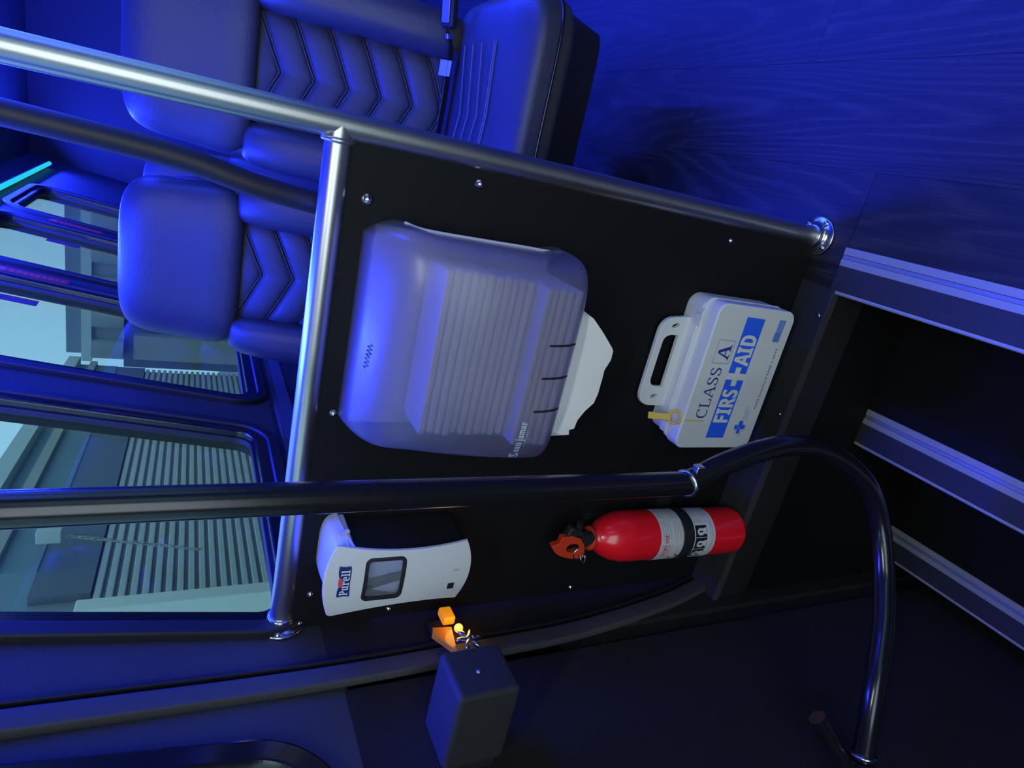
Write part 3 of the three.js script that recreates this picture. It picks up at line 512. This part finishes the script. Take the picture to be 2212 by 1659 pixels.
// ---------------------------------------------------------------- seats
function makeSeat(cx, zoff, label) {
  const t = thing('bus_seat', label, 'seat', [cx, 0, -0.87 + zoff], 'quilted bus seats');
  const bz = y => -0.20 * (y - 0.46);                 // backrest leans back
  // upper back / headrest
  const hy = 1.03;
  part('headrest', pad(0.205, 0.142, 0.062, 0.42, 0.55, (x, y, z) => [x * (1 + 0.06 * (-y / 0.142)), y + hy, z + bz(y + hy) - 0.035 + 0.018 * Math.max(0, y / 0.14)], 56, 36), M.vinyl, t);
  part('headrest_seam', tube(Array.from({ length: 41 }, (_, i) => { const p = Math.PI * (i / 40), x = 0.197 * spow(Math.cos(p), 0.42), y = hy - 0.02 + 0.150 * spow(Math.sin(p), 0.42); return [x, y, bz(y) - 0.058]; }), 0.005, 80, 8), M.vinyl, t);
  // shell behind
  part('back_shell', pad(0.222, 0.34, 0.045, 0.35, 0.4, (x, y, z) => [x * (1 - 0.05 * Math.max(0, y / 0.34)), y + 0.78, z + bz(y + 0.78) - 0.075], 48, 30), M.vinyl, t);
  // side bolsters
  for (const s of [-1, 1]) part('side_bolster', pad(0.056, 0.245, 0.060, 0.35, 0.75, (x, y, z) => { const k = (y / 0.245); return [s * (0.174 + 0.006 * (1 - k * k)) + x, y + 0.665, z + bz(y + 0.665) - 0.014 - 0.010 * k * k]; }, 30, 34), M.vinyl, t);
  // quilted chevrons
  const hw = 0.126, n = 7, step = 0.0785, top = 0.905, bot = 0.452, tip0 = 0.838, rise = 0.056;
  const edge = (k, s) => Math.min(top, Math.max(bot, tip0 - (k - 0) * step + rise * Math.abs(s)));
  const stitches = [];
  for (let k = -1; k < n; k++) {
    part('chevron_panel', grid(24, 10, (u, v) => {
      const s = u * 2 - 1, y0 = edge(k, s) , y1 = edge(k + 1, s), y = y0 + (y1 - y0) * v, h = Math.abs(y0 - y1) / step;
      const puff = Math.pow(Math.max(0, Math.sin(Math.PI * Math.min(1, Math.max(0, v)))), 0.45) * 0.012 * Math.min(1, h * 1.2);
      return [s * hw, y, bz(y) - 0.010 + puff - 0.012 * Math.pow(Math.abs(s), 6)];
    }), M.vinyl, t);
    if (k >= 0) for (const dy of [0.004, -0.004]) stitches.push(tube(Array.from({ length: 13 }, (_, i) => { const s = i / 6 - 1, y = Math.min(top - 0.002, Math.max(bot + 0.002, edge(k, s) + dy)); return [s * (hw - 0.004), y, bz(y) - 0.0045 - 0.010 * Math.pow(Math.abs(s), 6)]; }), 0.0011, 36, 5));
  }
  part('stitching', merge(stitches), M.stitch, t);
  for (const s of [-1, 1]) part('seam_cord', tube([[s * 0.127, 0.90, bz(0.90) - 0.012], [s * 0.128, 0.68, bz(0.68) - 0.012], [s * 0.127, 0.46, bz(0.46) - 0.010]], 0.003, 20, 6), M.black, t);
  // cushion
  part('seat_cushion', pad(0.228, 0.060, 0.235, 0.45, 0.30, (x, y, z) => { const f = z / 0.235; return [x * (x > 0 ? 1.12 : 1), y + 0.395 + 0.010 * f - 0.020 * Math.max(0, f) ** 3 + 0.012 * Math.max(0, y / 0.06) * Math.min(1, (x / 0.2) ** 4), z + 0.205]; }, 56, 30), M.vinyl, t);
  const seams = [];
  for (const z0 of [0.13, 0.19, 0.25, 0.318, 0.326]) { const kk = z0 > 0.3 ? 0.02 : 0.045; seams.push(tube(Array.from({ length: 17 }, (_, i) => { const s = i / 8 - 1; return [s * 0.150, 0.4615 + 0.010 * (z0 - 0.205) / 0.235 - 0.020 * Math.max(0, (z0 - 0.205) / 0.235) ** 3 - 0.0055 * Math.max(0, (z0 - 0.22) / 0.1) ** 2 * 0.5, z0 + 0.0 + kk * (1 - Math.abs(s)) - 0.02]; }), 0.0018, 40, 6)); }
  part('cushion_stitching', merge(seams), M.stitch, t);
  part('cushion_piping', tube(Array.from({ length: 33 }, (_, i) => { const p = Math.PI * (i / 32), x = 0.228 * spow(Math.cos(p), 0.30), z = 0.205 + 0.236 * spow(Math.sin(p), 0.30); return [x * (x > 0 ? 1.12 : 1), 0.382, z]; }), 0.0038, 90, 8), M.blackGloss, t);
  // skirt and pedestal
  part('seat_skirt', grid(40, 8, (u, v) => { const p = u * Math.PI * 2, e = 0.28; const w = 0.222 - 0.010 * v, f = 0.215 - 0.11 * v; const c = spow(Math.cos(p), e), s = spow(Math.sin(p), e); return [c * w * (c > 0 ? 1.14 : 1), 0.365 - v * 0.165, 0.185 + (s > 0 ? s * f : s * 0.18)]; }), M.trimDark, t);
  part('pedestal', merge([slab(-0.12, -0.09, 0, 0.34, -0.20, -0.09), slab(0.09, 0.12, 0, 0.34, -0.20, -0.09), slab(-0.12, 0.12, 0.30, 0.34, -0.20, 0.20)]), M.black, t);
  return t;
}
const seatR = makeSeat(0.085, 0, 'black quilted bus seat behind the bright post, with a seat belt across');
const seatL = makeSeat(-0.415, 0, 'black quilted bus seat next to the window, behind the partition');
makeSeat(-0.415, -0.82, 'black bus seat in the second row, glimpsed between the two front seats');
{ // lap belt on the right seat
  const t = new THREE.Group(); t.name = 'seat_belt'; t.userData.label = 'dark lap belt with silver buckles'; seatR.add(t);
  const strap = (pts, w) => { const c = new THREE.CatmullRomCurve3(pts.map(p => V(...p))); return grid(4, 40, (u, v) => { const p = c.getPoint(v); return [p.x, p.y + (u - 0.5) * w * 0.55, p.z + (u - 0.5) * w * 0.84]; }); };
  part('webbing', strap([[0.185, 0.480, 0.03], [0.16, 0.472, 0.045], [0.10, 0.468, 0.050], [0.02, 0.466, 0.050], [-0.08, 0.468, 0.045], [-0.17, 0.475, 0.03]], 0.046), Object.assign(M.belt, { side: THREE.DoubleSide }), t);
  part('tongue', box(0.036, 0.004, 0.034, 0.0015), M.alu, t, [0.098, 0.482, 0.062], [0.6, 0, 0]);
  part('buckle', box(0.070, 0.020, 0.042, 0.006), M.black, t, [0.222, 0.490, 0.05], [0.4, 0, 0.15]);
  part('buckle_plate', box(0.055, 0.003, 0.026, 0.001), M.aluDull, t, [0.222, 0.501, 0.055], [0.4, 0, 0.15]);
  part('anchor_clip', box(0.012, 0.018, 0.010, 0.002), M.chrome, t, [0.168, 0.484, 0.058], [0.4, 0, 0.3]);
}

// ---------------------------------------------------------------- outside
const OUT = { ground: std({ color: lin(0.22, 0.22, 0.22), roughness: 0.95 }), slat: std({ color: lin(0.62, 0.62, 0.58), roughness: 0.6, metalness: 0.2 }), slatBack: std({ color: lin(0.30, 0.30, 0.30), roughness: 0.8 }),
  navy: std({ color: lin(0.16, 0.18, 0.22), roughness: 0.7 }), teal: std({ color: lin(0.20, 0.29, 0.33), roughness: 0.7 }), tan: std({ color: lin(0.46, 0.45, 0.38), roughness: 0.8 }), fascia: std({ color: lin(0.62, 0.66, 0.62), roughness: 0.7 }), cream: std({ color: lin(0.92, 0.90, 0.76), roughness: 0.7 }), grey: std({ color: lin(0.24, 0.28, 0.33), roughness: 0.8 }), beige: std({ color: lin(0.42, 0.45, 0.42), roughness: 0.8 }), bark: std({ color: lin(0.10, 0.12, 0.13), roughness: 0.9 }) };
{
  const g = struct('ground', 'grey yard outside the bus', 'ground');
  part('paving', slab(-40, 40, -1.1, -1.0, -40, 40), OUT.ground, g);
  const b = thing('shed', 'long shed with ribbed grey wall seen through the near windows', 'building', [-3.2, 0, -0.5]); b.rotation.y = 6 * Math.PI / 180;
  // local: -z runs along the wall, +x faces the bus
  const s0 = 2.98, s1 = 9.2;
  part('wall_core', slab(-0.3, -0.03, -1.0, 1.90, -s1, -s0), OUT.slatBack, b);
  for (let i = 0; i < 30; i++) { const y = -0.75 + i * 0.0765; if (y > 1.49) break; part('slat', slab(-0.03, 0.012, y, y + 0.046, -s1, -s0, 0.008), OUT.slat, b); }
  part('header_and_shade_band', slab(-0.3, 0.03, 1.53, 1.90, -s1, -s0 - 0.12), OUT.navy, b);  // navy colour stands in for the shadow under the roof overhang
  part('header_and_shade_band', slab(-0.3, 0.04, 1.90, 2.15, -s1, -s0 - 0.45), OUT.teal, b);
  part('roof_beam', slab(-0.3, 0.10, 2.15, 2.235, -s1, -s0 - 0.45), OUT.tan, b);
  part('header_and_shade_band', slab(-0.3, 0.04, 2.235, 2.36, -s1, -s0 - 0.45), OUT.teal, b);
  part('fascia', slab(-0.3, 0.16, 2.36, 2.50, -s1, -s0 - 0.45), OUT.fascia, b);
  part('corner_post', slab(-0.12, 0.06, -1.0, 1.60, -s0 + 0.00, -s0 + 0.13, 0.01), OUT.cream, b);
  const f = thing('garage', 'far garage across the yard with beige wall and pale beam', 'building', [0, 0, -10.1]);
  part('wall', slab(-4.34, 3, -1, 1.86, -0.6, -0.1), OUT.navy, f);
  part('upper_wall', slab(-4.1, 3, 1.85, 2.28, -0.6, 0), OUT.beige, f);
  part('roof_beam', slab(-4.2, 3, 2.27, 2.40, -0.6, 0.10), OUT.fascia, f);
  part('parapet', slab(-4.1, 3, 2.40, 2.60, -0.6, 0.02), OUT.grey, f);
  for (let i = 0; i < 14; i++) part('shutter_roll', new THREE.CylinderGeometry(0.16, 0.16, 0.42, 16).translate(-4.0 + i * 0.5, 2.06, 0.02), OUT.beige, f);
  part('door_post', slab(-4.15, -3.75, -1, 1.72, -0.1, 0.05), OUT.tan, f);
  const l = thing('hanging_chain', 'thin chain hanging from a small lamp in front of the ribbed wall', 'chain', [-3.2, 0, -0.5]); l.rotation.y = 6 * Math.PI / 180;
  part('lamp_body', box(0.10, 0.16, 0.14, 0.01), OUT.fascia, l, [0.24, 1.85, -3.62]);
  part('bracket', slab(0.17, 0.26, 1.93, 1.96, -3.66, -3.62), OUT.grey, l);
  for (let i = 0; i < 22; i++) part('link', new THREE.TorusGeometry(0.016, 0.006, 6, 12).scale(0.7, 1.4, 1), OUT.tan, l, [0.22 - 0.002 * i, 1.72 - i * 0.042, -3.60 + i * 0.012], [0, i % 2 ? 1.57 : 0, 0]);
  const tr = thing('tree', 'bare tree beyond the shed corner', 'tree', [-9.5, -1, -5.2]);
  part('trunk', rod([0, 0, 0], [0.1, 3.2, 0], 0.12, 10), OUT.bark, tr);
  const br = []; for (let i = 0; i < 240; i++) { const a = rnd() * 6.283, y = 1.9 + rnd() * 1.6, L = 0.3 + rnd() * 0.9, w = 0.006 + rnd() * 0.02; br.push(rod([0.05 + Math.cos(a) * L * 0.2, y, Math.sin(a) * L * 0.2], [Math.cos(a) * L, y + 0.1 + rnd() * 0.6, Math.sin(a) * L], w, 5)); }
  const bm = part('branches', merge(br), OUT.bark, tr); bm.userData.kind = 'stuff';
}

scene.traverse(o => { if (o.isMesh) { o.castShadow = true; o.receiveShadow = true; } });
renderer.render(scene, camera);
